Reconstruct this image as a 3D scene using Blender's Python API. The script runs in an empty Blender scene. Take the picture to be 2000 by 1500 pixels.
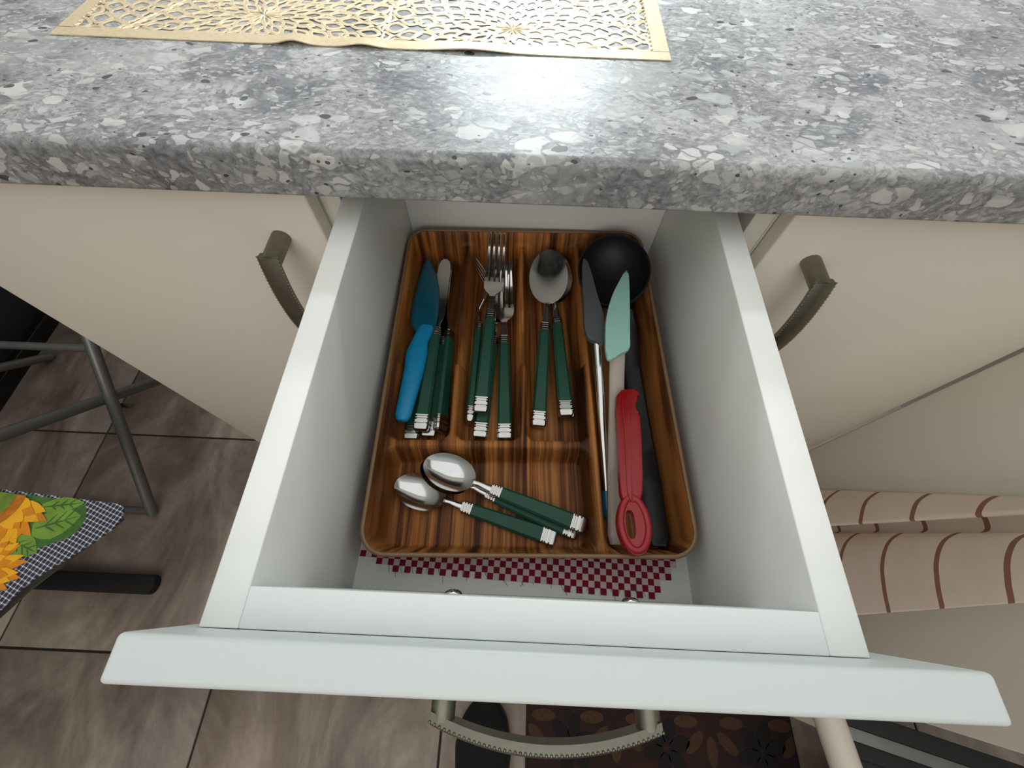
import bpy, bmesh, math, random
from mathutils import Vector, Matrix

C = bpy.context.scene.collection
SC = bpy.context.scene
PI = math.pi
random.seed(7)

# ------------------------------------------------------------------ camera
cam_d = bpy.data.cameras.new('camera')
cam = bpy.data.objects.new('camera', cam_d)
C.objects.link(cam)
PITCH, ROLL, YAW = 0.469959, 0.031353, 0.012858
cam.matrix_world = (Matrix.Translation((-0.01512, 0.02327, 0.24591))
                    @ Matrix.Rotation(YAW, 4, 'Z') @ Matrix.Rotation(PITCH, 4, 'X') @ Matrix.Rotation(ROLL, 4, 'Z'))
cam_d.sensor_width = 36.0
cam_d.lens = 796.39 / 2000 * 36.0
cam_d.clip_start = 0.01
SC.camera = cam

# ------------------------------------------------------------------ world, lights, exposure
w = bpy.data.worlds.new('world')
SC.world = w
w.use_nodes = True
w.node_tree.nodes['Background'].inputs[0].default_value = (0.80, 0.86, 0.95, 1)
w.node_tree.nodes['Background'].inputs[1].default_value = 0.25


def area(name, loc, target, sx, sy, power, color):
    d = bpy.data.lights.new(name, 'AREA')
    d.shape = 'RECTANGLE'; d.size = sx; d.size_y = sy; d.energy = power; d.color = color
    o = bpy.data.objects.new(name, d); C.objects.link(o)
    o.location = loc
    o.rotation_euler = (Vector(target) - Vector(loc)).to_track_quat('-Z', 'Y').to_euler()
    return o


area('ceiling_lamp', (0.0, -0.45, 1.57), (0.0, -0.45, 0), 3.4, 2.6, 25.5, (0.92, 0.985, 1.0))
area('worktop_lamp', (-0.01, 0.82, 0.33), (-0.01, 0.70, 0), 0.26, 0.06, 2.9, (0.84, 0.93, 1.0))
area('worktop_fill_strip', (0.25, 0.76, 0.52), (0.25, 0.66, 0), 1.9, 0.05, 2.3, (0.92, 0.97, 1.0))  # added fill that brightens the worktop's top face
area('front_fill_light', (-0.25, -2.15, 0.85), (0.0, 0, -0.1), 1.7, 1.3, 26, (1.0, 0.93, 0.85))  # warm fill added to brighten doors and floor; no window is built
SC.view_settings.view_transform = 'Standard'
SC.view_settings.look = 'None'
SC.view_settings.gamma = 1
SC.view_settings.exposure = 0.0
SC.view_settings.use_curve_mapping = False


# ------------------------------------------------------------------ material helpers
def lin(c):
    def f(v):
        v /= 255.0
        return v / 12.92 if v <= 0.04045 else ((v + 0.055) / 1.055) ** 2.4
    return (f(c[0]), f(c[1]), f(c[2]), 1)


class M:
    """small node-material builder"""
    def __init__(s, name, rough=0.5, metal=0.0, coat=0.0):
        s.m = bpy.data.materials.new(name); s.m.use_nodes = True
        s.t = s.m.node_tree; s.b = s.t.nodes['Principled BSDF']
        s.b.inputs['Roughness'].default_value = rough
        s.b.inputs['Metallic'].default_value = metal
        s.b.inputs['Coat Weight'].default_value = coat
        s.b.inputs['Coat Roughness'].default_value = 0.12

    def n(s, kind, **kw):
        nd = s.t.nodes.new(kind)
        for k, v in kw.items():
            if k.startswith('i_'):
                key = k[2:].replace('_', ' ')
                nd.inputs[int(key) if key.isdigit() else key].default_value = v
            else:
                setattr(nd, k, v)
        return nd

    def l(s, a, b): s.t.links.new(a, b)

    def coords(s, scale=(1, 1, 1), rot=(0, 0, 0), world=False):
        mp = s.n('ShaderNodeMapping')
        mp.inputs['Scale'].default_value = scale; mp.inputs['Rotation'].default_value = rot
        if world: s.l(s.n('ShaderNodeNewGeometry').outputs['Position'], mp.inputs[0])
        else: s.l(s.n('ShaderNodeTexCoord').outputs['Object'], mp.inputs[0])
        return mp.outputs[0]

    def noise(s, vec, scale, detail=4, rough=0.55, dist=0.0):
        nd = s.n('ShaderNodeTexNoise')
        nd.inputs['Scale'].default_value = scale; nd.inputs['Detail'].default_value = detail
        nd.inputs['Roughness'].default_value = rough; nd.inputs['Distortion'].default_value = dist
        s.l(vec, nd.inputs['Vector']); return nd.outputs[0], nd.outputs[1]

    def voro(s, vec, scale, feature='F1', rnd=1.0):
        nd = s.n('ShaderNodeTexVoronoi', feature=feature)
        nd.inputs['Scale'].default_value = scale; nd.inputs['Randomness'].default_value = rnd
        s.l(vec, nd.inputs['Vector']); return nd

    def ramp(s, fac, stops, interp='LINEAR'):
        nd = s.n('ShaderNodeValToRGB'); nd.color_ramp.interpolation = interp
        e = nd.color_ramp.elements
        while len(e) < len(stops): e.new(0.5)
        for el, (p, c) in zip(e, stops):
            el.position = p; el.color = c if len(c) == 4 else (*c, 1)
        s.l(fac, nd.inputs[0]); return nd.outputs[0]

    def mix(s, fac, a, b, blend='MIX'):
        nd = s.n('ShaderNodeMix', data_type='RGBA', blend_type=blend)
        for v, i in ((fac, 0), (a, 6), (b, 7)):
            if hasattr(v, 'is_output'): s.l(v, nd.inputs[i])
            else: nd.inputs[i].default_value = v
        return nd.outputs[2]

    def math(s, op, a, b=0.0, c=0.0):
        nd = s.n('ShaderNodeMath', operation=op)
        for v, i in ((a, 0), (b, 1), (c, 2)):
            if hasattr(v, 'is_output'): s.l(v, nd.inputs[i])
            else: nd.inputs[i].default_value = v
        return nd.outputs[0]

    def sep(s, vec):
        nd = s.n('ShaderNodeSeparateXYZ'); s.l(vec, nd.inputs[0]); return nd.outputs

    def color(s, c):
        if hasattr(c, 'is_output'): s.l(c, s.b.inputs['Base Color'])
        else: s.b.inputs['Base Color'].default_value = c

    def bump(s, h, strength=0.2, dist=0.001):
        nd = s.n('ShaderNodeBump'); nd.inputs['Strength'].default_value = strength
        nd.inputs['Distance'].default_value = dist
        s.l(h, nd.inputs['Height']); s.l(nd.outputs[0], s.b.inputs['Normal'])


def plain(name, rgb, rough=0.5, metal=0.0, var=0.06, nscale=40, coat=0.0, bump=0.0):
    m = M(name, rough, metal, coat)
    c = lin(rgb)
    f, _ = m.noise(m.coords(), nscale)
    lo = tuple(v * (1 - var) for v in c[:3]); hi = tuple(min(1, v * (1 + var)) for v in c[:3])
    m.color(m.ramp(f, [(0.3, lo), (0.7, hi)]))
    if bump: m.bump(f, bump)
    return m.m


white_lac = plain('white_lacquer', (229, 231, 228), 0.38, var=0.012, nscale=6)
white_side = plain('white_side_board', (236, 237, 233), 0.42, var=0.012, nscale=6)
white_in = plain('white_melamine', (228, 230, 226), 0.45, var=0.015, nscale=9)
cream_lac = plain('cream_lacquer', (226, 219, 206), 0.36, var=0.02, nscale=4)
carcass = plain('cabinet_carcass', (222, 220, 212), 0.5, var=0.02, nscale=5)
wall_m = plain('painted_wall', (226, 224, 218), 0.8, var=0.02, nscale=3)
wall_dark = plain('dark_wall_paint', (150, 142, 132), 0.85, var=0.04, nscale=3)  # darker paint, used on the front wall
ceil_m = plain('ceiling_paint', (235, 234, 230), 0.85, var=0.02, nscale=3)
steel = plain('polished_steel', (205, 205, 203), 0.13, 1.0, var=0.03, nscale=60)
steel_cap = plain('cap_steel', (186, 184, 179), 0.2, 1.0, var=0.03, nscale=60)
nickel = plain('brushed_nickel', (132, 128, 116), 0.42, 1.0, var=0.08, nscale=120)
green_pl = plain('green_resin', (16, 70, 51), 0.55, var=0.06, nscale=30)
black_nylon = plain('black_nylon', (20, 21, 22), 0.55, var=0.08, nscale=40)
grey_sil = plain('grey_silicone', (80, 83, 86), 0.5, var=0.05, nscale=50)
mint_sil = plain('mint_silicone', (152, 196, 186), 0.42, var=0.03, nscale=40)
beige_pl = plain('beige_plastic', (176, 160, 148), 0.4, var=0.04, nscale=50)
red_pl = plain('red_plastic', (150, 2, 16), 0.32, var=0.04, nscale=40, coat=0.1)
teal_pl = plain('teal_plastic', (30, 104, 130), 0.22, var=0.04, coat=0.4)
blue_pl = plain('blue_plastic', (0, 134, 182), 0.42, var=0.04, nscale=50)
blue_dark = plain('blue_sheath_plastic', (0, 84, 106), 0.3, var=0.10, nscale=30, coat=0.2)
rim_m = plain('tray_rim_plastic', (128, 98, 66), 0.3, var=0.06, nscale=80)
grout_m = plain('dark_grout', (38, 34, 32), 0.9, var=0.1)
black_rub = plain('black_rubber', (10, 10, 11), 0.7, var=0.1)
grey_tube = plain('grey_painted_tube', (112, 112, 108), 0.4, 0.5, var=0.08)
navy_m = plain('dark_navy_panel', (40, 44, 52), 0.35, var=0.06, nscale=5)
plinth_m = plain('black_plinth', (9, 9, 10), 0.4)
offwhite_tube = plain('cream_tube', (214, 202, 188), 0.4, var=0.03)
shoe_m = plain('black_shoe_fabric', (8, 9, 11), 0.95, var=0.2, nscale=90, bump=0.2)
sole_m = plain('shoe_sole', (24, 24, 26), 0.6)
gold_y = plain('petal_yellow', (238, 172, 22), 0.7, var=0.12, nscale=30)
gold_o = plain('petal_orange', (214, 132, 14), 0.7, var=0.14, nscale=30)
disc_m = plain('flower_disc', (108, 132, 44), 0.8, var=0.25, nscale=60)
ring_m = plain('flower_ring', (190, 110, 20), 0.8, var=0.3, nscale=90)
leaf_m = plain('leaf_green', (112, 148, 52), 0.75, var=0.2, nscale=35)
leaf_d = plain('leaf_green_dark', (62, 104, 40), 0.8, var=0.3, nscale=35)
rug_tan = plain('rug_tan_pile', (64, 40, 22), 0.95, var=0.2, nscale=120)
rug_black = plain('rug_black_pile', (12, 10, 9), 0.95, var=0.2, nscale=120)
rug_red = plain('rug_red_pile', (96, 24, 16), 0.95, var=0.2, nscale=120)
thread_r = plain('red_thread', (132, 26, 48), 0.9)
table_m = plain('table_board', (70, 66, 62), 0.6)


def mat_terrazzo():
    m = M('grey_stone_laminate', 0.40)
    m.b.inputs['Specular IOR Level'].default_value = 0.5
    v0 = m.coords()
    wob, wobc = m.noise(v0, 26, 3)
    va = m.n('ShaderNodeVectorMath', operation='SCALE'); m.l(wobc, va.inputs[0]); va.inputs['Scale'].default_value = 0.022
    vv = m.n('ShaderNodeVectorMath', operation='ADD'); m.l(v0, vv.inputs[0]); m.l(va.outputs[0], vv.inputs[1])
    mp = m.n('ShaderNodeMapping'); m.l(vv.outputs[0], mp.inputs[0])
    mp.inputs['Rotation'].default_value = (0.3, 0.2, 0.5); mp.inputs['Scale'].default_value = (0.75, 1.25, 1.0)
    v = mp.outputs[0]
    # ground: cloudy greys
    n1, _ = m.noise(v, 9, 6, 0.62, 0.4)
    base = m.ramp(n1, [(0.28, lin((104, 105, 110))), (0.43, lin((142, 143, 144))), (0.58, lin((166, 167, 166))), (0.74, lin((188, 188, 184)))])
    n1b, _ = m.noise(v, 220, 5, 0.75)
    base = m.mix(0.75, base, m.ramp(n1b, [(0.36, (0.22, 0.22, 0.23)), (0.5, (0.5, 0.5, 0.5)), (0.64, (0.80, 0.80, 0.79))]), 'OVERLAY')
    # large stones: pale grey or blue-grey with a rim
    big = m.voro(v, 15)
    br = m.sep(big.outputs['Color'])
    bigE = m.voro(v, 15, 'DISTANCE_TO_EDGE')
    inside = m.ramp(bigE.outputs['Distance'], [(0.05, (0, 0, 0)), (0.12, (1, 1, 1))])
    pick_d = m.math('MULTIPLY', m.math('GREATER_THAN', br[0], 0.86), inside)
    pick_l = m.math('MULTIPLY', m.math('LESS_THAN', br[0], 0.16), inside)
    n2, _ = m.noise(v, 60, 5, 0.7, 0.5)
    base = m.mix(m.math('MULTIPLY', pick_d, m.ramp(n2, [(0.3, (0.9, 0.9, 0.9)), (0.62, (0.25, 0.25, 0.25))])), base, lin((86, 90, 100)))
    base = m.mix(m.math('MULTIPLY', pick_l, 0.6), base, m.ramp(n2, [(0.35, lin((150, 152, 150))), (0.65, lin((196, 196, 192)))]))
    # chips, several sizes
    for sc, thr, e0, col, fac, zone in ((58, 0.72, 0.06, (226, 226, 220), 0.95, 0.47), (112, 0.66, 0.08, (222, 222, 217), 0.9, 0.42), (240, 0.70, 0.10, (214, 214, 210), 0.75, 0.3)):
        c = m.voro(v, sc); ce = m.voro(v, sc, 'DISTANCE_TO_EDGE')
        r = m.sep(c.outputs['Color'])
        k = m.math('MULTIPLY', m.math('GREATER_THAN', r[1], thr), m.ramp(ce.outputs['Distance'], [(e0, (0, 0, 0)), (e0 + 0.05, (1, 1, 1))]))
        zn, _ = m.noise(v, 11 + sc * 0.03, 3)
        k = m.math('MULTIPLY', k, m.ramp(zn, [(zone, (0, 0, 0)), (zone + 0.1, (1, 1, 1))]))
        tint = m.mix(r[2], lin(col), lin((176, 178, 176)))
        base = m.mix(m.math('MULTIPLY', k, fac), base, tint)
    # veins and dark specks
    ve = m.voro(v, 21, 'DISTANCE_TO_EDGE')
    vk = m.math('MULTIPLY', m.ramp(ve.outputs['Distance'], [(0.0, (1, 1, 1)), (0.035, (0, 0, 0))]), m.ramp(n2, [(0.5, (0, 0, 0)), (0.6, (1, 1, 1))]))
    base = m.mix(m.math('MULTIPLY', vk, 0.6), base, lin((206, 206, 200)))
    for sc, thr in ((110, 0.975), (260, 0.965)):
        d = m.voro(v, sc); dr = m.sep(d.outputs['Color'])
        k = m.math('MULTIPLY', m.math('GREATER_THAN', dr[2], thr), m.math('LESS_THAN', d.outputs['Distance'], 0.34))
        base = m.mix(m.math('MULTIPLY', k, 0.85), base, lin((44, 44, 48)))
    base = m.mix(1.0, base, (0.83, 0.83, 0.835, 1), 'MULTIPLY')
    m.color(base)
    m.bump(n1b, 0.08, 0.0004)
    return m.m


def mat_zebrano():
    m = M('zebrano_laminate', 0.5, coat=0.0)
    v0 = m.coords()
    n0, nc = m.noise(m.coords((6, 2.0, 6)), 2.2, 2)
    va = m.n('ShaderNodeVectorMath', operation='SCALE'); m.l(nc, va.inputs[0]); va.inputs['Scale'].default_value = 0.006
    vv = m.n('ShaderNodeVectorMath', operation='ADD'); m.l(v0, vv.inputs[0]); m.l(va.outputs[0], vv.inputs[1])
    def st(sx, sy):
        mp = m.n('ShaderNodeMapping'); m.l(vv.outputs[0], mp.inputs[0]); mp.inputs['Scale'].default_value = (sx, sy, 3.0); return mp.outputs[0]
    a, _ = m.noise(st(110, 2.6), 1.0, 5, 0.6)
    b, _ = m.noise(st(330, 6), 1.0, 3, 0.6)
    c, _ = m.noise(st(38, 2), 1.0, 2)
    col = m.ramp(a, [(0.34, lin((36, 17, 8))), (0.43, lin((104, 60, 27))), (0.52, lin((172, 108, 52))), (0.66, lin((204, 138, 74)))])
    col = m.mix(0.55, col, m.ramp(b, [(0.38, (0.16, 0.16, 0.16)), (0.5, (0.54, 0.54, 0.54)), (0.65, (0.7, 0.7, 0.7))]), 'OVERLAY')
    col = m.mix(m.ramp(c, [(0.42, (0.5, 0.5, 0.5)), (0.6, (0, 0, 0))]), col, lin((72, 42, 24)))
    m.color(col)
    m.b.inputs['Specular IOR Level'].default_value = 0.18
    return m.m


def mat_tile():
    m = M('taupe_stone_tile', 0.42)
    v = m.coords((1.0, 0.55, 1), (0, 0, 0.55), world=True)
    a, _ = m.noise(v, 5.5, 7, 0.62, 0.7)
    b, _ = m.noise(v, 34, 5, 0.7, 0.4)
    col = m.ramp(a, [(0.34, lin((94, 80, 70))), (0.5, lin((132, 117, 106))), (0.64, lin((166, 151, 139)))])
    col = m.mix(0.4, col, m.ramp(b, [(0.35, (0.36, 0.36, 0.36)), (0.62, (0.62, 0.62, 0.62))]), 'OVERLAY')
    oi = m.n('ShaderNodeObjectInfo')
    col = m.mix(0.25, col, m.ramp(oi.outputs['Random'], [(0, (0.42, 0.42, 0.42)), (1, (0.58, 0.57, 0.56))]), 'OVERLAY')
    m.color(col); m.bump(b, 0.1, 0.001)
    return m.m


def mat_check():
    m = M('red_white_check_weave', 0.95)
    v = m.coords()
    ck = m.n('ShaderNodeTexChecker'); m.l(v, ck.inputs[0]); ck.inputs['Scale'].default_value = 1 / 0.0054
    ck.inputs[2].default_value = lin((132, 14, 40)); ck.inputs[1].default_value = lin((214, 194, 194))
    f, _ = m.noise(v, 900, 2)
    m.color(m.mix(0.4, ck.outputs[0], m.ramp(f, [(0.3, (0.35, 0.35, 0.35)), (0.7, (0.6, 0.6, 0.6))]), 'OVERLAY'))
    m.bump(f, 0.3, 0.0004)
    return m.m


def mat_gingham():
    m = M('navy_gingham', 0.9)
    s = m.sep(m.coords((1, 1, 1), (0, 0, 0.33)))
    out = None
    for i in (0, 1):
        fr = m.math('FRACT', m.math('MULTIPLY', s[i], 1 / 0.0064))
        k = m.math('LESS_THAN', fr, 0.27)
        out = k if out is None else m.math('ADD', out, k)
    col = m.ramp(m.math('MULTIPLY', out, 0.5), [(0.0, lin((40, 42, 58))), (0.5, lin((140, 140, 150))), (1.0, lin((226, 226, 226)))])
    m.color(col)
    return m.m


def mat_stripe_cloth():
    m = M('cream_striped_linen', 0.92)
    uv = m.n('ShaderNodeTexCoord').outputs['UV']
    s = m.sep(uv)
    fr = m.math('FRACT', m.math('MULTIPLY', s[1], 1 / 0.079))
    k = m.ramp(fr, [(0.0, (1, 1, 1)), (0.08, (1, 1, 1)), (0.085, (0, 0, 0)), (0.995, (0, 0, 0))], 'CONSTANT')
    f, _ = m.noise(m.coords(), 500, 3)
    f2, _ = m.noise(m.coords(), 25, 3)
    base = m.mix(f2, lin((220, 200, 184)), lin((232, 216, 202)))
    m.color(m.mix(k, base, lin((142, 102, 82))))
    m.bump(f, 0.25, 0.0006)
    return m.m


def mat_gold():
    m = M('gold_vinyl', 0.36, 0.45)
    f, _ = m.noise(m.coords(), 300, 3)
    m.color(m.ramp(f, [(0.3, lin((220, 200, 164))), (0.7, lin((234, 216, 182)))]))
    m.bump(f, 0.1, 0.0003)
    return m.m


def mat_rug():
    m = M('brown_red_rug_pile', 0.95)
    f, _ = m.noise(m.coords((1, 14, 1)), 60, 4)
    g, _ = m.noise(m.coords(), 5, 3)
    col = m.mix(m.ramp(g, [(0.4, (0, 0, 0)), (0.65, (0.8, 0.8, 0.8))]), lin((34, 17, 13)), lin((50, 19, 15)))
    m.color(m.mix(0.6, col, m.ramp(f, [(0.3, (0.3, 0.3, 0.3)), (0.7, (0.62, 0.62, 0.62))]), 'OVERLAY'))
    m.bump(f, 0.4, 0.002)
    return m.m


terrazzo = mat_terrazzo(); zebrano = mat_zebrano(); tile_m = mat_tile(); check_m = mat_check()
gingham = mat_gingham(); towel_m = mat_stripe_cloth(); gold_m = mat_gold(); rug_m = mat_rug()


# ------------------------------------------------------------------ mesh helpers
def finish(name, bm, mat, parent=None, smooth=False, angle=None):
    bmesh.ops.recalc_face_normals(bm, faces=bm.faces[:])
    me = bpy.data.meshes.new(name); bm.to_mesh(me); bm.free()
    for m in (mat if isinstance(mat, (list, tuple)) else [mat]): me.materials.append(m)
    if smooth:
        me.polygons.foreach_set('use_smooth', [True] * len(me.polygons))
        if angle:
            try: me.set_sharp_from_angle(angle=math.radians(angle))
            except Exception: pass
    o = bpy.data.objects.new(name, me); C.objects.link(o)
    if parent: o.parent = parent
    return o


def raw(name, verts, faces, mat, parent=None, smooth=False, angle=None, recalc=True):
    me = bpy.data.meshes.new(name); me.from_pydata([tuple(v) for v in verts], [], faces)
    bm = bmesh.new(); bm.from_mesh(me); bpy.data.meshes.remove(me)
    return finish(name, bm, mat, parent, smooth, angle)


def add_box(bm, x0, x1, y0, y1, z0, z1, bev=0.0, seg=2):
    vs = [bm.verts.new((x, y, z)) for x in (x0, x1) for y in (y0, y1) for z in (z0, z1)]
    fs = [bm.faces.new([vs[i] for i in q]) for q in ((0, 1, 3, 2), (4, 6, 7, 5), (0, 4, 5, 1), (2, 3, 7, 6), (0, 2, 6, 4), (1, 5, 7, 3))]
    if bev:
        es = list({e for f in fs for e in f.edges})
        bmesh.ops.bevel(bm, geom=es, offset=bev, segments=seg, affect='EDGES', profile=0.5)


def box(name, x0, x1, y0, y1, z0, z1, mat, parent=None, bev=0.0015, seg=2):
    bm = bmesh.new(); add_box(bm, x0, x1, y0, y1, z0, z1, bev, seg)
    return finish(name, bm, mat, parent, smooth=bev > 0, angle=50)


def sect(xl, xr, zb, zt, ch):
    """chamfered rectangular cross-section, 8 points (x, z)"""
    ch = min(ch, (xr - xl) * 0.49, (zt - zb) * 0.49)
    return [(xl + ch, zb), (xr - ch, zb), (xr, zb + ch), (xr, zt - ch), (xr - ch, zt), (xl + ch, zt), (xl, zt - ch), (xl, zb + ch)]


def add_loft(bm, secs, ch=0.001):
    """secs: (y, xl, xr, zb, zt); lofted along y with end caps"""
    rings = []
    for s in secs:
        y, xl, xr, zb, zt = s[:5]
        rings.append([bm.verts.new((p[0], y, p[1])) for p in sect(xl, xr, zb, zt, s[5] if len(s) > 5 else ch)])
    n = 8
    for a, b in zip(rings, rings[1:]):
        for i in range(n):
            bm.faces.new((a[i], a[(i + 1) % n], b[(i + 1) % n], b[i]))
    bm.faces.new(rings[0][::-1]); bm.faces.new(rings[-1])


def add_tube(bm, pts, rad, n=12, squash=1.0):
    pts = [Vector(p) for p in pts]
    rads = rad if isinstance(rad, (list, tuple)) else [rad] * len(pts)
    rings = []; ref = None
    for i, p in enumerate(pts):
        d = (pts[min(i + 1, len(pts) - 1)] - pts[max(i - 1, 0)]).normalized()
        if ref is None:
            ref = Vector((0, 0, 1)) if abs(d.z) < 0.9 else Vector((0, 1, 0))
        s = d.cross(ref).normalized(); u = s.cross(d).normalized(); ref = u
        rings.append([bm.verts.new(p + rads[i] * (math.cos(2 * PI * k / n) * s + squash * math.sin(2 * PI * k / n) * u)) for k in range(n)])
    for a, b in zip(rings, rings[1:]):
        for i in range(n): bm.faces.new((a[i], a[(i + 1) % n], b[(i + 1) % n], b[i]))
    bm.faces.new(rings[0][::-1]); bm.faces.new(rings[-1])


def tube(name, pts, rad, mat, parent=None, n=12, squash=1.0):
    bm = bmesh.new(); add_tube(bm, pts, rad, n, squash)
    return finish(name, bm, mat, parent, True, 60)


def smooth_path(pts, k=6, closed=False):
    """Catmull-Rom"""
    pts = [Vector(p) for p in pts]; n = len(pts); out = []
    rng = range(n) if closed else range(n - 1)
    g = (lambda i: pts[i % n]) if closed else (lambda i: pts[max(0, min(n - 1, i))])
    for i in rng:
        a, b, c, d = g(i - 1), g(i), g(i + 1), g(i + 2)
        for j in range(k):
            t = j / k
            out.append(0.5 * ((2 * b) + (c - a) * t + (2 * a - 5 * b + 4 * c - d) * t * t + (3 * b - a - 3 * c + d) * t ** 3))
    if not closed: out.append(pts[-1])
    return out


def add_prism(bm, poly, z0, z1, bev=0.0, seg=2, hole=None, mi=0):
    """extruded 2D polygon; bevelled top and bottom edges; an optional hole with the same number of points"""
    n = len(poly)
    if hole is None:
        b = [bm.verts.new((p[0], p[1], z0)) for p in poly]; t = [bm.verts.new((p[0], p[1], z1)) for p in poly]
        fb = bm.faces.new(b[::-1]); ft = bm.faces.new(t)
        sides = [bm.faces.new((b[i], b[(i + 1) % n], t[(i + 1) % n], t[i])) for i in range(n)]
        for f in [fb, ft] + sides: f.material_index = mi
        if bev:
            bmesh.ops.bevel(bm, geom=list(ft.edges) + list(fb.edges), offset=bev, segments=seg, affect='EDGES', profile=0.5)
    else:
        R = {}
        for key, pl in (('o', poly), ('h', hole)):
            for z in (z0, z1): R[key, z] = [bm.verts.new((p[0], p[1], z)) for p in pl]
        for i in range(n):
            j = (i + 1) % n
            bm.faces.new((R['o', z0][i], R['o', z0][j], R['o', z1][j], R['o', z1][i]))
            bm.faces.new((R['h', z0][j], R['h', z0][i], R['h', z1][i], R['h', z1][j]))
            bm.faces.new((R['o', z1][i], R['o', z1][j], R['h', z1][j], R['h', z1][i]))
            bm.faces.new((R['o', z0][j], R['o', z0][i], R['h', z0][i], R['h', z0][j]))


def thing(name, label, cat, loc=(0, 0, 0), rotz=0.0, group=None):
    o = bpy.data.objects.new(name, None); C.objects.link(o)
    o.empty_display_size = 0.03
    o.location = loc; o.rotation_euler = (0, 0, rotz)
    return tag(o, label, cat, group)


def tag(o, label, cat, group=None):
    o['label'] = label; o['category'] = cat
    if group: o['group'] = group
    return o


def structure(o): o['kind'] = 'structure'; return o


# ------------------------------------------------------------------ the setting
ZF = -0.83
floor = structure(box('floor', -2.15, 2.25, -2.2, 0.95, ZF - 0.05, ZF - 0.003, grout_m, bev=0))
P_T = 0.4965
tile0 = None
for ix in range(-3, 5):
    for iy in range(-4, 3):
        x = -0.632 + ix * P_T; y = -0.132 + iy * P_T
        cx, cy = x + P_T / 2, y + P_T / 2
        if not (-2.2 < cx < 2.3 and -2.25 < cy < 0.95): continue
        if tile0 is None:
            h = P_T / 2 - 0.0023
            tile0 = box('tile', -h, h, -h, h, -0.008, 0, tile_m, floor, bev=0.0012, seg=1)
            t = tile0
        else:
            t = tile0.copy(); C.objects.link(t); t.parent = floor
        t.location = (cx, cy, ZF)
structure(box('wall_back', -2.15, 2.25, 0.945, 1.05, ZF - 0.05, 1.6, wall_m, bev=0))
structure(box('wall_left', -2.25, -2.15, -2.2, 1.05, ZF - 0.05, 1.6, wall_m, bev=0))
structure(box('wall_right', 2.25, 2.35, -2.2, 1.05, ZF - 0.05, 1.6, wall_m, bev=0))
structure(box('wall_front', -2.25, 2.35, -2.3, -2.2, ZF - 0.05, 1.6, wall_dark, bev=0))
structure(box('ceiling', -2.25, 2.35, -2.3, 1.05, 1.6, 1.68, ceil_m, bev=0))


# ------------------------------------------------------------------ worktop (rounded front edge, swept profile)
def worktop():
    yF, yB, z0, z1, r, r2 = 0.2846, 0.94, 0.0308, 0.0685, 0.0065, 0.003
    prof = [(yB, z0), (yB, z1)]
    for k in range(9):
        a = PI / 2 + k / 8 * PI / 2
        prof.append((yF + r + r * math.cos(a), z1 - r + r * math.sin(a)))
    for k in range(5):
        a = PI + k / 4 * PI / 2
        prof.append((yF + r2 + r2 * math.cos(a), z0 + r2 + r2 * math.sin(a)))
    xs = (-0.63, 1.5)
    n = len(prof)
    V = [(x, p[0], p[1]) for x in xs for p in prof]
    F = [(i, (i + 1) % n, n + (i + 1) % n, n + i) for i in range(n)] + [tuple(range(n))[::-1], tuple(range(n, 2 * n))]
    o = raw('countertop', V, F, terrazzo, None, True, 40)
    return tag(o, 'long grey speckled stone-look worktop running above the drawer', 'worktop')


worktop()


# ------------------------------------------------------------------ bow handle with rope-beaded edges
def handle(name, parent, origin, along, out, length=0.145):
    """along: unit vector of the bar; out: away from the door; strap width lies across both"""
    o = Vector(origin); a = Vector(along); u = Vector(out); s = a.cross(u).normalized()
    bm = bmesh.new()
    N = 28; L2 = length / 2; hw = 0.0088

    def P(t, off, w):
        return o + a * (t * L2) + u * off + s * w
    def bow(t): return 0.0325 + 0.0135 * (1 - t * t)
    rings = []
    for i in range(N + 1):
        t = -1 + 2 * i / N
        b = bow(t); th = 0.0062
        rings.append([bm.verts.new(P(t, b - th, -hw * 0.85)), bm.verts.new(P(t, b - th, hw * 0.85)),
                      bm.verts.new(P(t, b - 0.001, hw)), bm.verts.new(P(t, b + 0.0012, hw * 0.5)),
                      bm.verts.new(P(t, b + 0.0012, -hw * 0.5)), bm.verts.new(P(t, b - 0.001, -hw))])
    for p, q in zip(rings, rings[1:]):
        for k in range(6): bm.faces.new((p[k], p[(k + 1) % 6], q[(k + 1) % 6], q[k]))
    bm.faces.new(rings[0][::-1]); bm.faces.new(rings[-1])
    for e in (-1, 1):   # the two posts: flattened half-round columns
        n = 14
        r0 = []; r1 = []
        for k in range(n):
            ang = 2 * PI * k / n
            da = math.cos(ang) * 0.0078; ds = math.sin(ang) * hw * 0.98
            c = o + a * (e * (L2 - 0.0066))
            r0.append(bm.verts.new(c + a * da + s * ds)); r1.append(bm.verts.new(c + a * da + s * ds + u * (bow(1) - 0.001)))
        for k in range(n): bm.faces.new((r0[k], r0[(k + 1) % n], r1[(k + 1) % n], r1[k]))
        bm.faces.new(r0[::-1]); bm.faces.new(r1)
    nb = 46
    for i in range(nb + 1):   # rope beading on both edges of the bar
        t = -1 + 2 * i / nb
        for w in (-hw, hw):
            bmesh.ops.create_icosphere(bm, subdivisions=1, radius=0.00105, matrix=Matrix.Translation(P(t, bow(t) - 0.0014, w)))
    return finish(name, bm, nickel, parent, True, 50)


# ------------------------------------------------------------------ cabinets
DY = 0.3012      # front face of the doors
DB = -0.72       # bottom of the doors
ZT = 0.0305


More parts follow.
